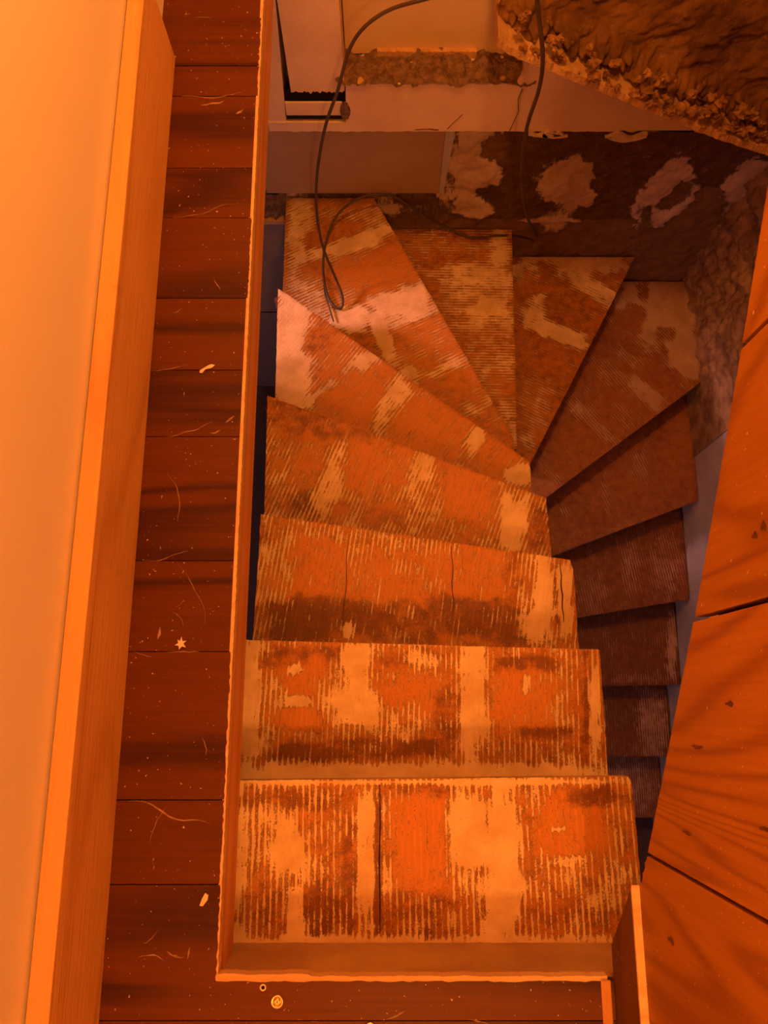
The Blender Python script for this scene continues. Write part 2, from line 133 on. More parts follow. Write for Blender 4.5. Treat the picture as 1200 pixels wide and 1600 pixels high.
def residue_material(name, cres, cres2, cbare, cdark, pitch, bump=.0012, rough_bare=.42, gk=.30, amp=1.0):
    m = NT(name)
    at = m.n('Attribute'); at.attribute_name = 'mark'; se = m.n('SeparateColor'); m.put(se.inputs[0], at.outputs['Color'])
    res, dk = se.outputs[0], se.outputs[1]
    uv = m.n('UVMap'); uv.uv_map = 'UVMap'
    P = m.tc.outputs['Object']
    sx = m.n('SeparateXYZ'); m.put(sx.inputs[0], uv.outputs[0])
    st = m.mapping(uv.outputs[0], (1, .12, 1))
    n_big = m.noise(P, 22, 5, .6)
    n_str = m.noise(st, 170, 3, .65)
    n_fine = m.noise(P, 260, 4, .75)
    u = m.math('ADD', sx.outputs[0], m.math('MULTIPLY', m.noise(m.mapping(uv.outputs[0], (.3, .15, 1)), 9, 1), .008))
    saw = m.math('FRACT', m.math('DIVIDE', u, pitch))
    tri = m.math('MULTIPLY', m.math('ABSOLUTE', m.math('SUBTRACT', saw, .5)), 2.0)      # 1 on the ridge
    ridge = m.step(tri, .45, .85)
    # value: solid where res is high, ridges only around .5
    v = m.math('MULTIPLY_ADD', m.math('SUBTRACT', ridge, .42), .40, res)
    v = m.math('MULTIPLY_ADD', m.math('SUBTRACT', n_big, .5), 1.7 * amp, v)
    v = m.math('MULTIPLY_ADD', m.math('SUBTRACT', n_str, .5), 1.5 * amp, v)
    v = m.math('MULTIPLY_ADD', m.math('SUBTRACT', n_fine, .5), 1.9 * amp, v)
    k = m.step(v, .44, .70)
    dd = m.math('MULTIPLY_ADD', m.math('SUBTRACT', n_fine, .5), 1.5, m.math('MULTIPLY_ADD', m.math('SUBTRACT', m.noise(P, 30, 5, .7), .5), 1.7 * amp, dk))
    bare = m.mix(m.step(dd, .25, .95), cbare, cdark)
    groove = m.math('MULTIPLY', m.math('SUBTRACT', 1.0, ridge), m.math('MULTIPLY_ADD', n_str, .8, .05))
    bare = m.mix(m.math('MULTIPLY', groove, gk), bare, tuple(c * .35 for c in cdark))
    crs = m.mix(m.step(m.noise(P, 9, 5, .65), .35, .65), cres, cres2)
    crs = m.mix(m.math('MULTIPLY', m.step(n_fine, .60, .72), .35), crs, cdark)
    col = m.mix(k, bare, crs)
    h = m.math('ADD', m.math('MULTIPLY', k, 1.0), m.math('ADD', m.math('MULTIPLY', ridge, .14), m.math('MULTIPLY', n_fine, .6)))
    m.bump(h, bump)
    return m.done(col, m.math('MULTIPLY_ADD', k, .85 - rough_bare, rough_bare), .35)

def plaster(name, c1, c2, stain=None, rough=.85, bump=.0012, scale=5, smin=.62, smax=.72):
    m = NT(name); P = m.tc.outputs['Object']
    a = m.noise(P, scale, 5, .6); f = m.noise(P, 120, 4, .65)
    col = m.mix(m.step(a, .3, .7), c1, c2)
    if stain:
        col = m.mix(m.math('MULTIPLY', m.step(m.noise(P, 30, 6, .75), smin, smax), .7), col, stain)
    m.bump(m.math('ADD', f, m.math('MULTIPLY', a, 2.0)), bump)
    return m.done(col, rough, .15)

def plain(name, c, rough=.6, spec=.3, metal=0.0):
    m = NT(name); f = m.noise(m.tc.outputs['Object'], 60, 4, .6)
    col = m.mix(f, c, tuple(x * .75 for x in c)); m.bump(f, .0004)
    m.b.inputs['Metallic'].default_value = metal
    return m.done(col, rough, spec)

M = dict(
    tread=residue_material('tread_residue', (.88, .62, .38), (.68, .43, .23), (.64, .225, .030), (.22, .066, .012), .0118),
    tread_low=residue_material('worn_tread', (.70, .46, .34), (.56, .34, .25), (.50, .19, .07), (.20, .066, .03), .0118, bump=.0010, gk=.2, amp=.7),
    masonry=residue_material('masonry_marks', (.84, .62, .48), (.64, .44, .32), (.30, .155, .07), (.11, .050, .020), .35, bump=.004, rough_bare=.85, gk=0, amp=.5),
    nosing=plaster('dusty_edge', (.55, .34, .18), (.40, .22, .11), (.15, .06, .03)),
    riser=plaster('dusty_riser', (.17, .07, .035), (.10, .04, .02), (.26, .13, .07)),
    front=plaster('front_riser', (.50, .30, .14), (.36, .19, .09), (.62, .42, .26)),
    floor=wood('dark_floor_wood', (.125, .030, .003), (.05, .010, .002), 'x', rough=.36, rings=5, scale=5, spots=(.75, .52, .36), tone=.16, spec=.18, strength=.8),
    cut=wood('fresh_cut_wood', (.80, .50, .26), (.62, .34, .15), 'x', rough=.8, scale=8),
    trim=wood('trimmer_wood', (.66, .30, .10), (.50, .20, .06), 'y', rough=.6, rings=3, scale=6),
    timber=wood('pale_timber', (.74, .40, .15), (.58, .27, .09), 'y', rough=.65, rings=18, scale=2.6, tone=.10, cdark=(.50, .27, .12), strength=.6, bump=.0012),
    board=wood('orange_board', (.42, .168, .010), (.27, .092, .006), 'z', rough=.5, rings=24, scale=2.4, spots=(.85, .6, .4), tone=.12, strength=.75, wave=1.6),
    darkwood=wood('dark_side_wood', (.17, .06, .03), (.09, .03, .015), 'y', rough=.5, spots=(.7, .5, .35)),
    white=plaster('white_wall_paint', (.90, .80, .72), (.88, .78, .68), bump=.0003, scale=1.5),
    old=plaster('old_white_plaster', (.86, .62, .46), (.76, .52, .37), (.36, .22, .15), smin=.68, smax=.8),
    oldblue=plaster('lilac_plaster', (.58, .54, .58), (.48, .42, .45), (.30, .22, .20), scale=8),
    beige=plaster('beige_plaster', (.76, .54, .32), (.70, .48, .27), bump=.0004, scale=3),
    brownpanel=plaster('brown_panel', (.46, .29, .17), (.52, .34, .20), bump=.0005, scale=4),
    rubble=plaster('rubble', (.30, .17, .09), (.14, .075, .045), (.50, .34, .20), scale=50, bump=.005, smin=.66, smax=.74),
    clay=plaster('clay_fill', (.25, .115, .03), (.11, .045, .012), (.36, .19, .07), scale=9, bump=.002, smin=.60, smax=.70),
    lip=plaster('lath_edge', (.66, .38, .16), (.50, .27, .10), (.28, .13, .06), scale=20, bump=.003),
    crumb=plaster('clay_crumbs', (.40, .20, .06), (.18, .08, .022), scale=30, bump=.003),
    roughwall=plaster('rough_render', (.54, .34, .18), (.26, .14, .07), (.56, .34, .16), scale=16, bump=.005),
    mark=plaster('scratch_dust', (.42, .26, .15), (.22, .11, .06), scale=60),
    void=plain('dark_gap', (.02, .012, .01), .9, .1),
    under=plain('underside', (.22, .13, .10), .9, .1),
    deep=plain('lower_wall', (.34, .23, .21), .9, .1),
    lowfloor=plain('lower_floor', (.16, .10, .10), .8, .2),
    cable=plain('cable_rubber', (.10, .058, .036), .5, .4),
    cable2=plain('cable_grey', (.09, .06, .045), .5, .4),
    brass=plain('brass', (.80, .58, .28), .3, .5, 1.0),
    chip=plain('plaster_chip', (.85, .66, .48), .8),
    lamp=plain('lamp_metal', (.6, .6, .6), .5),
)

# ================================================================ mesh helpers
def mesh_obj(name, bm, mat, parent=None, smooth=False):
    me = bpy.data.meshes.new(name); bm.normal_update(); bm.to_mesh(me); bm.free()
    me.materials.append(M[mat])
    if smooth:
        for p in me.polygons: p.use_smooth = True
    o = bpy.data.objects.new(name, me); COL.objects.link(o)
    if parent: o.parent = parent
    return o
def tag(o, label=None, cat=None, group=None, kind=None):
    for k, v in (('label', label), ('category', cat), ('group', group), ('kind', kind)):
        if v: o[k] = v
    return o
def empty(name, loc=(0, 0, 0)):
    o = bpy.data.objects.new(name, None); COL.objects.link(o); o.location = loc; o.empty_display_size = .1
    return o
def keep(child, root):            # parent without moving
    child.parent = root; child.matrix_parent_inverse = root.matrix_basis.inverted()
def prism(bm, poly, z0, z1):      # vertical prism over an xy polygon
    a = [bm.verts.new((x, y, z0)) for x, y in poly]; b = [bm.verts.new((x, y, z1)) for x, y in poly]
    n = len(poly); bm.faces.new(a[::-1]); bm.faces.new(b)
    for i in range(n): bm.faces.new((a[i], a[(i + 1) % n], b[(i + 1) % n], b[i]))
def xprism(bm, poly, x0, x1):     # prism over a yz polygon, along x
    a = [bm.verts.new((x0, y, z)) for y, z in poly]; b = [bm.verts.new((x1, y, z)) for y, z in poly]
    n = len(poly); bm.faces.new(a); bm.faces.new(b[::-1])
    for i in range(n): bm.faces.new((a[i], b[i], b[(i + 1) % n], a[(i + 1) % n]))
def yprism(bm, poly, y0, y1):     # prism over an xz polygon, along y
    a = [bm.verts.new((x, y0, z)) for x, z in poly]; b = [bm.verts.new((x, y1, z)) for x, z in poly]
    n = len(poly); bm.faces.new(a); bm.faces.new(b[::-1])
    for i in range(n): bm.faces.new((a[i], b[i], b[(i + 1) % n], a[(i + 1) % n]))
def box(bm, x0, x1, y0, y1, z0, z1): prism(bm, [(x0, y0), (x1, y0), (x1, y1), (x0, y1)], z0, z1)
def fix(bm): bmesh.ops.recalc_face_normals(bm, faces=bm.faces)
def bevel(bm, w, seg=1):
    bmesh.ops.bevel(bm, geom=list(bm.edges), offset=w, segments=seg, affect='EDGES', profile=.5)
def boxo(name, b, mat, parent=None, bv=0.0):
    bm = bmesh.new(); box(bm, *b); fix(bm)
    if bv: bevel(bm, bv)
    return mesh_obj(name, bm, mat, parent)
def struct(o): o['kind'] = 'structure'; return o
def evalmarks(items, x, y, base):
    r, d = base
    for cx, cy, ax, ay, bx, by, rr, dd in items:
        det = ax * by - ay * bx
        if abs(det) < 1e-9: continue
        dx, dy = x - cx, y - cy
        p = (dx * by - dy * bx) / det; q = (ax * dy - ay * dx) / det
        wob = .30 * noise.noise(Vector((x * 30 + cx * 9, y * 30, 1.3))) + .18 * noise.noise(Vector((x * 75 + cx * 9, y * 75, 4.3)))
        dist = (abs(p) ** 3 + abs(q) ** 3) ** (1 / 3) + wob
        w = 1 - min(1, max(0, (dist - .55) / .80)); w = w * w * (3 - 2 * w)
        r += (rr - r) * w
        if dd >= 0: d += (dd - d) * w
    return r, d

# ================================================================ the setting
XL, XW = -.2655, -.445            # left edge of the stairwell, foot of the timber on the left
YF = -.4255                       # front edge of the stairwell
# floor: sub-floor slab with its boards
bm = bmesh.new(); box(bm, -.60, XL - .012, YF, 2.6, -.085, -.0225); box(bm, -.60, .40, -1.9, YF - .012, -.085, -.0225); fix(bm)
floor = struct(mesh_obj('floor', bm, 'darkwood'))
def jag(x, y0, y1, n, amp):
    return [(x + (R.random() - .35) * amp, y0 + (y1 - y0) * i / n) for i in range(n + 1)]
JY = [2.3, 2.12, 1.98, 1.86, 1.74, 1.60, 1.4438, 1.3183, 1.242, 1.0669, .9502, .7704, .6188, .4845, .2492, .0884, -.1555, -.285]
G = .0016
for i in range(len(JY) - 1):
    y1, y0 = JY[i] - G * .5, JY[i + 1] + G * .5
    bm = bmesh.new()
    right = jag(XL - .0018, y0, y1, max(6, int((y1 - y0) / .006)), .0026)
    prism(bm, [(-.60, y0)] + right + [(-.60, y1)], -.022, 0 + R.uniform(-.0012, .0006)); fix(bm)
    mesh_obj('plank', bm, 'floor', floor)
bm = bmesh.new()                   # the L-shaped board round the corner of the opening
prism(bm, [(-.60, -.4803), (.60, -.4803), (.60, -.4265)] + [(x, YF - .001 + R.uniform(-.0016, .0012)) for x in [.35 - .62 * i / 60 for i in range(61)]] +
      jag(XL - .001, YF, -.286, 24, .0022) + [(-.60, -.286)], -.022, 0); fix(bm)
mesh_obj('plank', bm, 'floor', floor)
for y1, y0 in ((-.482, -.64), (-.6416, -.80), (-.8016, -.95), (-.9516, -1.1), (-1.1016, -1.9)):
    boxo('plank', (-.60, .60, y0, y1, -.022, -.0006), 'floor', floor)
def mark(pts, w, mat='mark', z=.0001):   # scratch: a thin tapering scrape of pale dust on the boards
    n = len(pts); L, Rr = [], []
    for i, (x, y) in enumerate(pts):
        (x0, y0), (x1, y1) = pts[max(0, i - 1)], pts[min(n - 1, i + 1)]; d = math.hypot(x1 - x0, y1 - y0) or 1
        k = w * math.sin(math.pi * (i + .4) / (n - .2)) * (1 + .6 * noise.noise(Vector((x * 300, y * 300, 0))))
        L.append((x - (y1 - y0) / d * k, y + (x1 - x0) / d * k)); Rr.append((x + (y1 - y0) / d * k, y - (x1 - x0) / d * k))
    bm = bmesh.new(); prism(bm, L + Rr[::-1], -.0016, z + .0004); fix(bm); return mesh_obj('scratch', bm, mat, floor)
for (x, y, a, L, w, c) in [(-.375, .37, -1.05, .10, .0006, .1), (-.355, .15, 1.7, .035, .0005, .6), (-.36, .17, .4, .02, .0004, 1.5), (-.315, .2, 1.57, .13, .0004, .05), (-.395, .12, 1.5, .022, .0022, .3), (-.315, .49, -.2, .02, .0010, .9),
        (-.33, .80, -1.2, .03, .0007, .2), (-.36, 1.22, .05, .05, .0020, .3), (-.30, 1.2, .2, .02, .0022, .4), (-.40, .74, .1, .02, .0008, .1), (-.385, -.19, 1.57, .07, .0004, .05), (-.30, -.07, 1.5, .03, .0006, .3),
        (-.37, -.386, .25, .045, .0009, -.7), (-.335, -.392, -.7, .03, .0014, .8), (-.31, -.386, 1.2, .018, .0010, .5), (-.37, -.37, .1, .03, .0006, .4), (-.42, .0875, 0, .035, .0006, .02), (-.35, .0878, .02, .06, .0008, .03), (-.41, .6185, .02, .08, .0005, .03),
        (-.36, .4850, .02, .09, .0007, .04), (-.39, .2495, 0, .08, .0006, .03), (-.35, -.155, .03, .15, .0012, .03), (-.36, 1.2425, .01, .13, .0008, .03), (-.36, 1.4445, 0, .12, .0008, .02), (-.36, .9505, 0, .13, .0006, .02), (.02, -.4775, .05, .03, .0010, .05), (.16, -.4790, .02, .06, .0009, .05), (-.29, .52, .9, .02, .0018, .8)]:
    pts = []; xx, yy, aa = x - L / 2 * math.cos(a), y - L / 2 * math.sin(a), a
    for i in range(13):
        pts.append((xx, yy)); xx += L / 12 * math.cos(aa); yy += L / 12 * math.sin(aa); aa += c / 12 + .25 * R.uniform(-1, 1)
    mark(pts, w)
# trimmer boards round the opening
bm = bmesh.new(); box(bm, XL - .011, XL, YF, 2.6, -.137, -.0225); fix(bm)
t = struct(mesh_obj('trim_1', bm, 'trim'))
bm = bmesh.new(); box(bm, XL - .012, XL + .0015, YF + .002, 2.6, -.041, -.0245); fix(bm); mesh_obj('batten', bm, 'trim', t)
bm = bmesh.new()                   # pale sawn edge of the floor boards, seen all along the opening
n = 520; ys = [YF + (2.55 - YF) * i / n for i in range(n + 1)]
prism(bm, [(XL - .004, ys[0]), *[(XL + .0022 + R.uniform(-.0007, .0005), y) for y in ys], (XL - .004, ys[-1])], -.0215, -.0004); fix(bm)
mesh_obj('sawn_edge', bm, 'cut', t)
bm = bmesh.new(); box(bm, -.320, .475, YF - .012, YF, -.215, -.0225); fix(bm)
t2 = struct(mesh_obj('trim_2', bm, 'front'))
bm = bmesh.new(); n = 90
prism(bm, [(-.266, YF - .006), *[(-.266 + .62 * i / n, YF + .0065 + .002 * noise.noise(Vector((i * .2, 0, 0))) + (.003 if i < 22 else 0) + R.uniform(-.0006, .0006)) for i in range(n + 1)], (.354, YF - .006)], -.022, -.0015); fix(bm)
mesh_obj('sawn_edge', bm, 'cut', t2)
bm = bmesh.new(); box(bm, .342, .358, -1.3, YF + .002, .0006, .0045); fix(bm); bevel(bm, .0015)
struct(mesh_obj('trim_3', bm, 'trim'))
# timber along the left wall, and the white wall
bm = bmesh.new(); box(bm, -.4765, XW, -1.6, 1.337, .0005, .2065); fix(bm); bevel(bm, .0022, 2)
bl_ = struct(mesh_obj('baseboard_left', bm, 'timber'))
boxo('wall_left', (-.56, -.4812, -1.9, 2.6, -.02, 2.4), 'white')['kind'] = 'structure'
# dark side board and its pale top batten at the foot of the upward stairs
side = empty('side_board', (.37, -.8, 0))
tag(side, 'low dark stained board with a pale sawn top edge beside the stairwell corner', 'board')
bm = bmesh.new(); xprism(bm, [(-1.5, .0005), (-.3735, .0005), (-.2655, .126), (-1.5, .126)], .3632, .3745); fix(bm); keep(mesh_obj('panel', bm, 'darkwood'), side)
bm = bmesh.new(); xprism(bm, [(-1.5, .1265), (-.2650, .1265), (-.2585, .1315), (-1.5, .1315)], .3630, .3748); fix(bm); keep(mesh_obj('sawn_edge', bm, 'cut'), side)
# boards cladding the side of the upward stairs (vertical boards, lower ends following its slope)
clad = empty('board_cladding', (.38, .4, .2))
tag(clad, 'tall orange wooden boards cladding the upward stairs, dark joints between them', 'cladding')
def low(y): return .18 + (y + .2077) * .80 if y < .0988 else (.427 + (y - .0988) * .73 if y < .3636 else .620 + (y - .3636) * .69)
BY = [-1.6, -1.28, -.90, -.555, -.2077, .0988, .3636, .655, .95, 1.24, 1.55, 1.86]
for i in range(len(BY) - 1):
    y0, y1 = BY[i] + .0028, BY[i + 1] - .0028
    bm = bmesh.new(); pts = []; n = 60
    for j in range(n + 1):
        y = y0 + (y1 - y0) * j / n
        if y < -.2077:
            z = .132 if y < -.262 else .132 + (y + .262) / .0543 * .044 + (.004 if int((y + .262) / .009) % 2 else 0)
        else: z = low(y)
        pts.append((y, z + R.uniform(-.0006, .0006)))
    pts = pts + [(y1, 2.4), (y0, 2.4)]
    if y1 <= -.2 or True:
        xprism(bm, pts, .375, .393); fix(bm)
    keep(mesh_obj('board', bm, 'board'), clad)
bm = bmesh.new(); xprism(bm, [(-1.6, .15), (-.26, .15), (-.2077, .20), (.0988, .45), (.3636, .64), (1.86, 1.68), (1.86, 2.4), (-1.6, 2.4)], .394, .41); fix(bm)
keep(mesh_obj('backing', bm, 'void'), clad)
for (y, z, ry, rz) in [(-.155, .34, .003, .014), (-.05, .40, .003, .017), (.0, .5, .004, .010), (-.30, .25, .006, .012), (.17, .62, .007, .006), (.165, .60, .005, .006), (.215, .66, .008, .010), (.40, .75, .004, .005), (.05, .62, .003, .016), (-.12, .55, .003, .012)]:
    bm = bmesh.new(); xprism(bm, [(y + .65 * ry * math.cos(a) * (1 + .5 * math.sin(3 * a + y * 40)), z + rz * math.sin(a)) for a in [k * math.pi / 7 for k in range(14)]], .3742, .3752); fix(bm)
    keep(mesh_obj('knot', bm, 'darkwood'), clad)
# sloping ceiling over the lower flight (underside of the upward stairs)
bm = bmesh.new(); xprism(bm, [(-.30, .10), (2.0, 1.72), (2.0, 1.82), (-.30, .20)], .411, 1.44); fix(bm)
struct(mesh_obj('ceiling_1', bm, 'old'))
bm = bmesh.new(); box(bm, -.6, 1.5, -1.95, 2.6, 2.4, 2.45); fix(bm); struct(mesh_obj('ceiling_2', bm, 'white'))
struct(boxo('wall_front', (-.56, 1.5, -1.98, -1.9, -.02, 2.4), 'white'))
# right wall of the stairwell: rough render at the back corner, smoother lilac plaster nearer
def grid(name, nu, nv, fn, mat, parent=None, smooth=True, marks=None):
    bm = bmesh.new(); vs = [[bm.verts.new(fn(i / nu, j / nv)) for i in range(nu + 1)] for j in range(nv + 1)]
    for j in range(nv):
        for i in range(nu): bm.faces.new((vs[j][i], vs[j][i + 1], vs[j + 1][i + 1], vs[j + 1][i]))
    return mesh_obj(name, bm, mat, parent, smooth)
def fbm(p, o=4): return noise.fractal(p, .9, 2.1, o, noise_basis='PERLIN_ORIGINAL')
def fr(u, v):                     # rough corner part
    y = 1.10 + .80 * u; z = -2.4 + 2.9 * v
    k = min(1, max(0, (y - 1.16) / .25)) * min(1, max(0, (z + 2.05) / .3))
    d = .008 + .030 * k * (fbm(Vector((y * 13, z * 13, 3)), 6) + .5) + k * .05 * max(0, (y - 1.6) / .3) ** 2
    return (1.425 - max(0, d), y, z)
wr = struct(boxo('wall_right', (1.43, 1.52, -1.9, 2.0, -3.05, 2.4), 'oldblue'))
grid('rough_render', 110, 320, fr, 'roughwall', wr)
def fr2(u, v):
    y = -1.9 + 3.08 * u; z = -3.0 + 3.4 * v
    return (1.424 - .006 * fbm(Vector((y * 6, z * 6, 8)), 5), y, z)
grid('smooth_plaster', 150, 150, fr2, 'oldblue', wr)
# back wall: old masonry with plaster dabs below, plastered projecting band above
def wall_marks_grid():
    nu, nv = 250, 200; bm = bmesh.new(); lay = bm.loops.layers.float_color.new('mark'); uvl = bm.loops.layers.uv.new('UVMap')
    x0, x1, z0, z1 = -.40, 1.43, -2.2, -.62; vs = []; val = {}
    for j in range(nv + 1):
        row = []
        for i in range(nu + 1):
            x = x0 + (x1 - x0) * i / nu; z = z0 + (z1 - z0) * j / nv
            r, d = evalmarks(WALL_MARKS, x, z, (.10 if x > .25 else .45, .75 if z > -1.35 else .45))
            if x > 1.15 and z < -1.15: d = .4
            smooth = x < .2
            h = (.004 if smooth else .012) * fbm(Vector((x * 12, z * 12, 0)), 5) + .012 * max(0, r - .4) * (0 if smooth else 1)
            vtx = bm.verts.new((x, 1.884 - max(-.01, h), z)); val[vtx] = (r, d); row.append(vtx)
        vs.append(row)
    for j in range(nv):
        for i in range(nu):
            f = bm.faces.new((vs[j][i], vs[j][i + 1], vs[j + 1][i + 1], vs[j + 1][i])); f.smooth = True
            for l in f.loops:
                r, d = val[l.vert]; l[lay] = (r, d, 0, 1); l[uvl].uv = (l.vert.co.x, l.vert.co.z)
    return bm
wb = struct(boxo('wall_back', (-.62, 1.52, 1.90, 2.0, -3.05, 2.4), 'oldblue'))
mesh_obj('masonry', wall_marks_grid(), 'masonry', wb)
def ragged(x0, x1, z, amp, n, seed, side=1):
    return [(x0 + (x1 - x0) * i / n, z + amp * fbm(Vector((i * .35 + seed, seed, 0)), 4)) for i in range(n + 1)]
bm = bmesh.new(); yprism(bm, ragged(-.36, 1.44, -.702, .006, 160, 3) + [(1.44, -.725), (.72, -.43), (.41, -.29), (.40, -.49)] + ragged(.385, -.112, -.512, .006, 60, 9) + [(-.118, -.665), (-.36, -.665)], 1.75, 1.895); fix(bm)
mesh_obj('plaster_band', bm, 'old', wb)
def ledge(u, v):
    x = -.14 + .58 * u; y = 1.742 + .115 * v
    return (x, y, -.500 + .024 * fbm(Vector((x * 22, y * 22, 5)), 5) + .012 * (1 - abs(2 * v - 1)))
grid('broken_masonry', 150, 34, ledge, 'rubble', wb)
for k in range(26):
    bm = bmesh.new(); bmesh.ops.create_icosphere(bm, subdivisions=2, radius=1)
    sx, sy, sz = R.uniform(.006, .016), R.uniform(.005, .012), R.uniform(.004, .010); ph = R.random() * 50
    x, y = R.uniform(-.1, .41), R.uniform(1.755, 1.83)
    for v in bm.verts:
        q = 1 + .45 * noise.noise(v.co * 1.6 + Vector((ph, 0, 0)))
        v.co = Vector((v.co.x * sx * q + x, v.co.y * sy * q + y, v.co.z * sz * q - .505))
    mesh_obj('stone', bm, 'lip' if k % 3 == 0 else 'rubble', wb)
bm = bmesh.new(); yprism(bm, ragged(-.113, .39, -.505, .005, 80, 21) + [(.39, 2.39), (-.113, 2.39)], 1.852, 1.898); fix(bm); mesh_obj('beige_plaster', bm, 'beige', wb)
bm = bmesh.new(); yprism(bm, ragged(-.02, .27, -.508, .004, 60, 33) + ragged(.27, -.02, -.485, .005, 60, 41), 1.838, 1.853); fix(bm); mesh_obj('plaster_lip', bm, 'lip', wb)
bm = bmesh.new(); yprism(bm, ragged(-.2745, -.116, -.543, .010, 50, 52) + [(-.114, 2.39), (-.2745, 2.39)], 1.752, 1.898); fix(bm); mesh_obj('pilaster', bm, 'old', wb)
bm = bmesh.new(); yprism(bm, [(-.36, -.675), (-.305, -.675), (-.2785, -.23), (-.2785, 2.39), (-.36, 2.39)], 1.756, 1.898); fix(bm); mesh_obj('white_board', bm, 'old', wb)
boxo('recess_shade', (-.30, -.116, 1.766, 1.77, -.70, -.545), 'void', wb)  # near-black sheet standing in for the shade inside the hollow
bm = bmesh.new(); box(bm, -.300, -.126, 1.757, 1.764, -.643, -.590); fix(bm); bevel(bm, .002, 2); mesh_obj('lath', bm, 'old', wb)
boxo('crack_or_shade', (-.300, -.112, 1.7555, 1.76, -.655, -.6445), 'void', wb)
bm = bmesh.new(); yprism(bm, [(-.118 + (.016 + .008 * noise.noise(Vector((k, 1, 0)))) * math.cos(k * .35), -.615 + .035 * math.sin(k * .35) + R.uniform(-.003, .003)) for k in range(18)], 1.7485, 1.752); fix(bm); mesh_obj('chipped_hole', bm, 'rubble', wb)
boxo('smooth_panel', (-.44, .205, 1.862, 1.872, -1.155, -.71), 'brownpanel', wb)
bm = bmesh.new(); yprism(bm, [(.206, -.71), (.245, -.71), (.222, -1.16), (.206, -1.16)], 1.860, 1.874); fix(bm); mesh_obj('panel_edge', bm, 'oldblue', wb)
for pts, w in (([(.405, -.53), (.40, -.57), (.41, -.62), (.402, -.66), (.395, -.70)], .0012), ([(.20, -.69), (.215, -.665), (.24, -.63)], .0014), ([(.56, -.50), (.575, -.49), (.57, -.51)], .005), ([(.10, -.695), (.14, -.692), (.17, -.697)], .003)):
    bm = bmesh.new(); yprism(bm, [(x - w, z) for x, z in pts] + [(x + w, z + w) for x, z in pts[::-1]], 1.7485, 1.751); fix(bm); mesh_obj('crack_or_shade', bm, 'rubble', wb)
for (x0, x1, z, s, dz) in ((.455, .56, -.706, 2, .010), (.70, .83, -.715, 5, .022), (.50, .58, -.712, 8, .008)):
    n = 24; top = [(x0 + (x1 - x0) * i / n, z + .006 + .01 * math.sin(i * .4 + s)) for i in range(n + 1)]
    bot = [(x0 + (x1 - x0) * i / n, z - dz * math.sin(math.pi * (i + .3) / (n + .6)) + .003 * noise.noise(Vector((i * .6, s, 0)))) for i in range(n, -1, -1)]
    bm = bmesh.new(); yprism(bm, top + bot, 1.738, 1.750); fix(bm); mesh_obj('plaster_flake', bm, 'chip', wb)
# lower-left part of the back wall, seen through the gap beside the stairs
boxo('lower_panel', (-1.6, -.385, 1.862, 1.90, -2.055, -1.325), 'deep', wb)
boxo('lower_panel', (-1.6, -.385, 1.878, 1.90, -3.0, -2.085), 'deep', wb)
boxo('crack_or_shade', (-1.6, -.385, 1.872, 1.90, -2.083, -2.057), 'void', wb)  # near-black strip painted in as the shadow line below the upper panel
grid('broken_masonry', 30, 20, lambda u, v: (-.52 + .15 * u, 1.862 + .02 * fbm(Vector((u * 4, v * 4, 1)), 5), -1.31 + .15 * v), 'rubble', wb)
bm = bmesh.new(); yprism(bm, ragged(-.50, -.385, -1.325, .003, 20, 4) + ragged(-.385, -.50, -1.302, .008, 20, 6), 1.845, 1.87); fix(bm); mesh_obj('plaster_lip', bm, 'lip', wb)
# clay-and-rubble mass above its lath edge, at the back right
def lipz(x): return -.150 - (x - .315) * .60 - .015 * math.sin((x - .3) * 5) if x > .315 else -.150
def lipz(x):
    pts = [(.28, -.235), (.315, -.262), (.45, -.325), (.72, -.449), (.95, -.555), (1.18, -.645), (1.44, -.75)]
    for (a, za), (b_, zb) in zip(pts, pts[1:]):
        if x <= b_: return za + (zb - za) * (x - a) / (b_ - a)
    return -.75
def mass(u, v):
    x = .285 + 1.15 * u; z0 = lipz(x); z = z0 + (.75 - z0) * v ** 1.2
    p = Vector((x * 6, z * 15, 2))
    d = .014 * fbm(p, 3) + .004 * fbm(p * 5, 4)
    near = math.exp(-((z - z0 - .055) / .035) ** 2)
    d += near * (.020 + .060 * abs(noise.noise(Vector((x * 22, z * 22, 0))) + .5 * noise.noise(Vector((x * 60, z * 60, 4)))))
    e = min(1, u / .06)
    return (x - .02 * (1 - e) * noise.noise(Vector((z * 20, 0, 0))), 1.665 - d * (.3 + .7 * e) + min(.15, .38 * (z - z0)), z)
cl = empty('clay_infill', (.8, 1.7, -.5)); tag(cl, 'brown crumbling clay and rubble mass above its ragged pale lath edge', 'rubble mass')
keep(grid('clay_fill', 300, 240, mass, 'clay'), cl)
def masside(u, v):
    z = lipz(.285) + (.75 - lipz(.285)) * v
    return (.287 + .012 * noise.noise(Vector((u * 5, z * 20, 0))), 1.668 + .19 * u, z)
keep(grid('clay_side', 14, 120, masside, 'lip'), cl)
bm = bmesh.new(); n = 220; ring = []
for i in range(n + 1):
    x = .283 + 1.155 * i / n; z = lipz(x); q = .006 * fbm(Vector((x * 26, 0, 0)), 4)
    w = .030 + .008 * noise.noise(Vector((x * 14, 4, 0)))
    ring.append([bm.verts.new((x, y, zz)) for y, zz in ((1.615 + q, z - .004 + q), (1.600 + q, z + .008), (1.604 + q * 2, z + w), (1.655, z + w + .006), (1.74, z + w), (1.74, z - .004))])
for i in range(n):
    for j in range(6):
        bm.faces.new((ring[i][j], ring[i + 1][j], ring[i + 1][(j + 1) % 6], ring[i][(j + 1) % 6]))
bm.faces.new(ring[0]); bm.faces.new(ring[-1][::-1]); fix(bm)
keep(mesh_obj('lath_edge', bm, 'lip'), cl)
bm = bmesh.new()
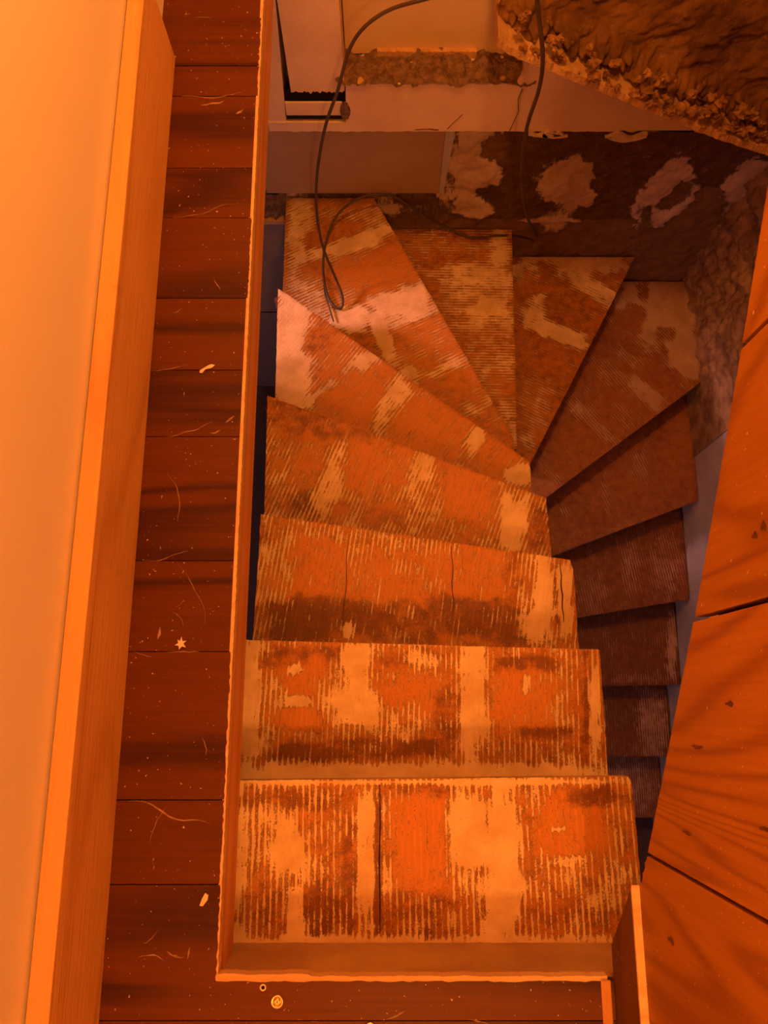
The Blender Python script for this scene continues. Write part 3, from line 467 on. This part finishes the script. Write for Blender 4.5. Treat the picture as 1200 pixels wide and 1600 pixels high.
for k in range(120):
    u = R.random(); x = .33 + 1.08 * u; h = R.random() ** 1.5 * .085; s = R.uniform(.004, .013) * (1 + .5 * u)
    ph = R.random() * 90; y = 1.640 - .02 * R.random() - .018 * (h < .04); z = lipz(x) + .030 + h
    q = bmesh.ops.create_icosphere(bm, subdivisions=2, radius=1)
    sx, sy, sz = s * R.uniform(.8, 1.5), s, s * R.uniform(.6, 1.1)
    for v in q['verts']:
        w = 1 + 1.0 * noise.noise(v.co * 1.9 + Vector((ph, 0, 0))); v.co = Vector((v.co.x * sx * w + x, v.co.y * sy * w + y, v.co.z * sz * w + z))
cr = mesh_obj('crumbs', bm, 'crumb'); cr['kind'] = 'stuff'; keep(cr, cl)
# the storey below
struct(boxo('floor_2', (-2.0, 1.5, -1.98, 2.0, -3.06, -3.0), 'lowfloor'))
struct(boxo('wall_left_2', (-2.06, -2.0, -1.98, 2.0, -3.0, -.09), 'deep'))
struct(boxo('wall_front_2', (-2.0, 1.5, -1.98, -1.9, -3.0, -.09), 'deep'))
bm = bmesh.new(); box(bm, -2.0, -.62, -1.9, 2.0, -.12, -.06); fix(bm); struct(mesh_obj('ceiling_3', bm, 'under'))
bm = bmesh.new(); box(bm, .42, 1.43, -1.9, -.32, -.05, .0); fix(bm); struct(mesh_obj('ceiling_4', bm, 'under'))

# ================================================================ the staircase
N = {0: ((-.262, -.426), (.352, -.426)), 1: ((-.3035, -.1435), (.476, -.136)), 2: ((-.316, .1405), (.487, .1187)), 3: ((-.3235, .4835), (.481, .361)),
     4: ((-.3505, .8996), (.4715, .5807)), 5: ((-.361, 1.3755), (.4695, .7538)), 6: ((-.039, 1.875), (.455, .905)), 7: ((.5205, 1.875), (.5035, .937)),
     8: ((1.085, 1.875), (.5933, .9454)), 9: ((1.42, 1.395), (.62, .80)), 10: ((1.42, .893), (.60, .582)), 11: ((1.415, .471), (.60, .34)),
     12: ((1.415, .088), (.60, .076)), 13: ((1.415, -.25), (.60, -.25)), 14: ((1.415, -.56), (.60, -.56))}
def back(k, d=.03):               # nosing line of the step above, pulled back under it
    (ax, ay), (bx, by) = N[k]; dx, dy = bx - ax, by - ay; L = math.hypot(dx, dy); nx, ny = dy / L, -dx / L
    return (ax + nx * d, ay + ny * d), (bx + nx * d, by + ny * d)
P = {}
P[1] = [(-.318, -.426), (.480, -.426), (.480, -.31), (.4765, -.145), (.470, -.136), N[1][0]]
a, b = back(1); P[2] = [(-.330, a[1]), (.487, b[1]), N[2][1], N[2][0]]
a, b = back(2); P[3] = [(-.333, a[1]), (.490, b[1]), (.489, .335), N[3][1], N[3][0], (-.326, .33)]
a, b = back(3); P[4] = [(-.346, a[1]), (.481, b[1]), N[4][1], N[4][0]]
a, b = back(4); P[5] = [(-.356, a[1]), (.4705, b[1]), N[5][1], N[5][0]]
a, b = back(5); P[6] = [(-.374, a[1] - .02), (.455, b[1]), N[6][1], N[6][0], (-.374, 1.875)]
a, b = back(6); P[7] = [(b[0], b[1]), N[7][1], N[7][0], (a[0], 1.875)]
a, b = back(7); P[8] = [(b[0], b[1]), N[8][1], N[8][0], (a[0], 1.875)]
a, b = back(8); P[9] = [(b[0] + .0, b[1]), N[9][1], N[9][0], (1.42, 1.875), (a[0], 1.875)]
for k in range(10, 15):
    a, b = back(k - 1); P[k] = [(.60, b[1]), N[k][1], N[k][0], (1.42, a[1])]
stair = empty('winding_staircase', (.08, 0, -3.0))
tag(stair, 'narrow wooden winding staircase going down, ribbed treads scabbed with pale adhesive', 'staircase')
BASE = {1: (.5, .5), 2: (.5, .4), 3: (.36, .4), 4: (.48, .4), 5: (.35, .3), 6: (.35, .4), 7: (.4, .5), 8: (.15, .5), 9: (.25, .5), 10: (.12, .6), 11: (.22, .7), 12: (.22, .8), 13: (.3, .7), 14: (.4, .6)}
def tread(k):
    z = -.2 * k; poly = P[k]
    area = sum(poly[i][0] * poly[(i + 1) % len(poly)][1] - poly[(i + 1) % len(poly)][0] * poly[i][1] for i in range(len(poly)))
    if area < 0: poly = poly[::-1]
    bm = bmesh.new(); f = bm.faces.new([bm.verts.new((x, y, z)) for x, y in poly])
    fine = .0085 if k < 9 else .014
    xs = [p[0] for p in poly]; ys = [p[1] for p in poly]
    (ax, ay), (bx, by) = N[k]; L = math.hypot(bx - ax, by - ay); ux, uy = (bx - ax) / L, (by - ay) / L
    c = min(xs) + fine
    while c < max(xs) - fine * .5:
        bmesh.ops.bisect_plane(bm, geom=bm.verts[:] + bm.edges[:] + bm.faces[:], plane_co=(c, 0, 0), plane_no=(1, 0, 0)); c += fine
    c = min(ys) + fine
    while c < max(ys) - fine * .5:
        bmesh.ops.bisect_plane(bm, geom=bm.verts[:] + bm.edges[:] + bm.faces[:], plane_co=(0, c, 0), plane_no=(0, 1, 0)); c += fine
    bnd = [v for v in bm.verts if v.is_boundary]
    for v in bnd:
        w = noise.noise(Vector((v.co.x * 60, v.co.y * 60, k))) * .0016
        v.co.x += w; v.co.y += w
        v.co.z -= .0012 + .0012 * abs(noise.noise(Vector((v.co.x * 40, v.co.y * 40, k + 9))))
    for v in bm.verts:
        if not v.is_boundary: v.co.z += .0006 * noise.noise(Vector((v.co.x * 30, v.co.y * 30, k)))
    lay = bm.loops.layers.float_color.new('mark'); uvl = bm.loops.layers.uv.new('UVMap'); val = {}
    for v in bm.verts: val[v] = evalmarks(TREAD_MARKS[k], v.co.x, v.co.y, BASE[k])
    for f in bm.faces:
        for l in f.loops:
            r, d = val[l.vert]; l[lay] = (r, d, 0, 1)
            x, y = l.vert.co.x - ax, l.vert.co.y - ay
            l[uvl].uv = (x * ux + y * uy, -x * uy + y * ux + k * .73)
        f.smooth = True
    o = mesh_obj('tread', bm, 'tread' if k < 9 else 'tread_low'); keep(o, stair)
    # body of the tread under the worn surface
    bm = bmesh.new(); prism(bm, poly, z - .032, z - .0035); fix(bm)
    e = mesh_obj('tread_edge', bm, 'nosing'); e.parent = o
    # riser under the nosing
    (cx, cy), (dx, dy) = N[k]; d = .018; nx, ny = -(dy - cy) / L, (dx - cx) / L
    s = 1 if k < 16 else 1
    q = [(cx - nx * d * -1, cy - ny * d * -1), (dx + nx * d, dy + ny * d)] if False else None
    cen = (sum(xs) / len(xs), sum(ys) / len(ys)); mid = ((cx + dx) / 2, (cy + dy) / 2)
    if (cen[0] - mid[0]) * nx + (cen[1] - mid[1]) * ny < 0: nx, ny = -nx, -ny
    q = [(cx + nx * d, cy + ny * d), (dx + nx * d, dy + ny * d), (dx + nx * (d + .012), dy + ny * (d + .012)), (cx + nx * (d + .012), cy + ny * (d + .012))]
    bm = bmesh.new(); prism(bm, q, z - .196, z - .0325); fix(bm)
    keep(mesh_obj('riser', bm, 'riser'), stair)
    return o
TR = {k: tread(k) for k in range(1, 15)}
def crack_or_shade(k, pts, w):
    bm = bmesh.new(); n = len(pts); z = -.2 * k
    prism(bm, [(x - w * (.4 + .6 * math.sin(math.pi * i / (n - 1))), y) for i, (x, y) in enumerate(pts)] + [(x + w * (.4 + .6 * math.sin(math.pi * i / (n - 1))), y) for i, (x, y) in reversed(list(enumerate(pts)))], z - .002, z + .0013); fix(bm)
    o = mesh_obj('crack_or_shade', bm, 'void'); o.parent = TR[k]
crack_or_shade(3, [(-.092 - .002 * math.sin(i) - (10 - i) * .0012, .185 + i * .024) for i in range(11)], .0008)
crack_or_shade(3, [(.176 + .002 * math.sin(i * 1.3) , .225 + i * .019) for i in range(10)], .0010)
crack_or_shade(3, [(.455 + .0015 * math.sin(i * 2) , .20 + i * .017) for i in range(10)], .0015)
crack_or_shade(1, [(-.008 + .0008 * math.sin(i), -.41 + i * .026) for i in range(11)], .0012)
# newel post the winders turn round, and the strings
bm = bmesh.new(); box(bm, .478, .555, .80, .885, -3.0, -1.84); fix(bm); bevel(bm, .004); keep(mesh_obj('newel_post', bm, 'riser'), stair)
bm = bmesh.new(); xprism(bm, [(-.42, -.24), (-.42, -.42), (.52, -1.09), (.52, -.88), (.10, -.64), (.10, -.44), (-.17, -.44), (-.17, -.24)], .42, .445); fix(bm)
keep(mesh_obj('string', bm, 'riser'), stair)
bm = bmesh.new(); xprism(bm, [(1.10, -1.86), (.34, -2.24), (-.60, -2.84), (-.60, -3.0), (-.30, -3.0), (1.10, -2.1)], .575, .597); fix(bm)
keep(mesh_obj('string', bm, 'riser'), stair)

# ================================================================ small things
def cable(name, pts, r, mat, label, group=None):
    # Catmull-Rom to a dense poly line
    P_ = [Vector(p) for p in pts]; out = []
    for i in range(len(P_) - 1):
        p0, p1, p2, p3 = P_[max(0, i - 1)], P_[i], P_[i + 1], P_[min(len(P_) - 1, i + 2)]
        for t in [j / 8 for j in range(8)]:
            out.append(.5 * ((2 * p1) + (p2 - p0) * t + (2 * p0 - 5 * p1 + 4 * p2 - p3) * t * t + (3 * p1 - p0 - 3 * p2 + p3) * t ** 3))
    out.append(P_[-1])
    bm = bmesh.new(); rows = []; n = 10; up = Vector((.3, .2, .9))
    for i, v in enumerate(out):
        d = (out[min(i + 1, len(out) - 1)] - out[max(i - 1, 0)]).normalized()
        s = d.cross(up).normalized(); up = s.cross(d).normalized()
        rows.append([bm.verts.new(v + r * (math.cos(2 * math.pi * k / n) * s + math.sin(2 * math.pi * k / n) * up)) for k in range(n)])
    for a_, b_ in zip(rows, rows[1:]):
        for k in range(n): bm.faces.new((a_[k], a_[(k + 1) % n], b_[(k + 1) % n], b_[k]))
    bm.faces.new(rows[0]); bm.faces.new(rows[-1]); fix(bm)
    return tag(mesh_obj(name, bm, mat, smooth=True), label, 'cable', group)
cable('cable', CABLE_A, .0046, 'cable', 'dark cable hanging past the beige wall and looping over the left corner winder treads')
cable('cable', CABLE_B, .0054, 'cable', 'dark straight-hanging cable in front of the clay edge, ending on a corner winder tread')
cable('cable', CABLE_C, .0026, 'cable2', 'thin short cable tail lying on the winder tread under the loop')
def ring_lathe(prof, cx, cy, z, n=24):
    bm = bmesh.new(); rows = [[bm.verts.new((cx + r * math.cos(2 * math.pi * i / n), cy + r * math.sin(2 * math.pi * i / n), z + h)) for i in range(n)] for r, h in prof]
    for a_, b_ in zip(rows, rows[1:]):
        for i in range(n): bm.faces.new((a_[i], a_[(i + 1) % n], b_[(i + 1) % n], b_[i]))
    bm.faces.new(rows[-1]); fix(bm); return bm
def screw(x, y, label):
    root = empty('screw', (x, y, 0)); tag(root, label, 'screw', 'screws in the front floor board')
    keep(mesh_obj('washer', ring_lathe([(.0095, -.001), (.0100, .0008), (.0088, .0018), (.0068, .0004), (.0040, -.0006)], x, y, .0004), 'brass', smooth=True), root)
    bm = ring_lathe([(.0052, -.0004), (.0050, .0014), (.0034, .0020), (.0014, .0019), (.0010, .0010)], x, y, .0004)
    keep(mesh_obj('head', bm, 'brass', smooth=True), root)
screw(-.1681, -.4544, 'brass screw in a cup washer on the dark floor board in front of the stairs')
screw(-.0215, -.4925, 'brass screw in a cup washer half out of frame at the bottom edge')
bm = ring_lathe([(.0052, 0), (.0048, .0006), (.0032, .0006), (.0026, -.0001)], -.191, -.4346, .0002); o = mesh_obj('screw_hole', bm, 'chip', floor)
bm = ring_lathe([(.0028, .0003), (.0002, .0004)], -.191, -.4346, .0002, 12); mesh_obj('screw_hole', bm, 'void', floor)
def chip(name, poly, cx, cy, h, label, rot=0.0):
    c, s = math.cos(rot), math.sin(rot); bm = bmesh.new()
    prism(bm, [(cx + c * x - s * y, cy + s * x + c * y) for x, y in poly], .0006, h)
    for v in bm.verts:
        if v.co.z > .001: v.co.z += .0012 * noise.noise(v.co * 200)
    fix(bm); tag(mesh_obj(name, bm, 'chip'), label, 'chip')
chip('plaster_chip', [(-.003, -.010), (.002, -.009), (.005, .002), (.003, .009), (-.003, .010), (-.004, 0)], -.2905, -.3075, .004, 'elongated pale plaster chip on the floor board near the opening corner', -.4)
chip('plaster_chip', [(0, .013), (.002, .005), (.009, .006), (.004, .001), (.009, -.006), (.002, -.004), (-.003, -.009), (-.004, -.003), (-.011, -.002), (-.005, .002), (-.007, .008), (-.002, .005)], -.354, .101, .003, 'star-shaped pale plaster chip beside a floor board joint')
chip('plaster_chip', [(-.015, -.007), (-.010, -.008), (-.004, -.001), (.008, .001), (.015, .006), (.008, .008), (-.002, .004), (-.014, -.002)], -.337, .6205, .003, 'ragged flat plaster chip on the floor boards beside the long timber', .1)
# pendant lamps added above the view, unseen, to carry the warm light
for i, (x, y, z) in enumerate(((.24, -1.15, 1.95), (.21, 1.28, 1.52))):
    r = empty('added_pendant_lamp', (x, y, 2.4)); tag(r, ('added out-of-view pendant lamp on a short cord over the landing floor', 'added out-of-view pendant lamp on a short cord over the stairwell')[i], 'lamp')
    bm = bmesh.new(); box(bm, x - .004, x + .004, y - .004, y + .004, z + .13, 2.4); fix(bm); keep(mesh_obj('cord', bm, 'cable'), r)
    keep(mesh_obj('shade', ring_lathe([(.075, 0.10), (.045, .125), (.012, .135)], x, y, z, 32), 'lamp', smooth=True), r)
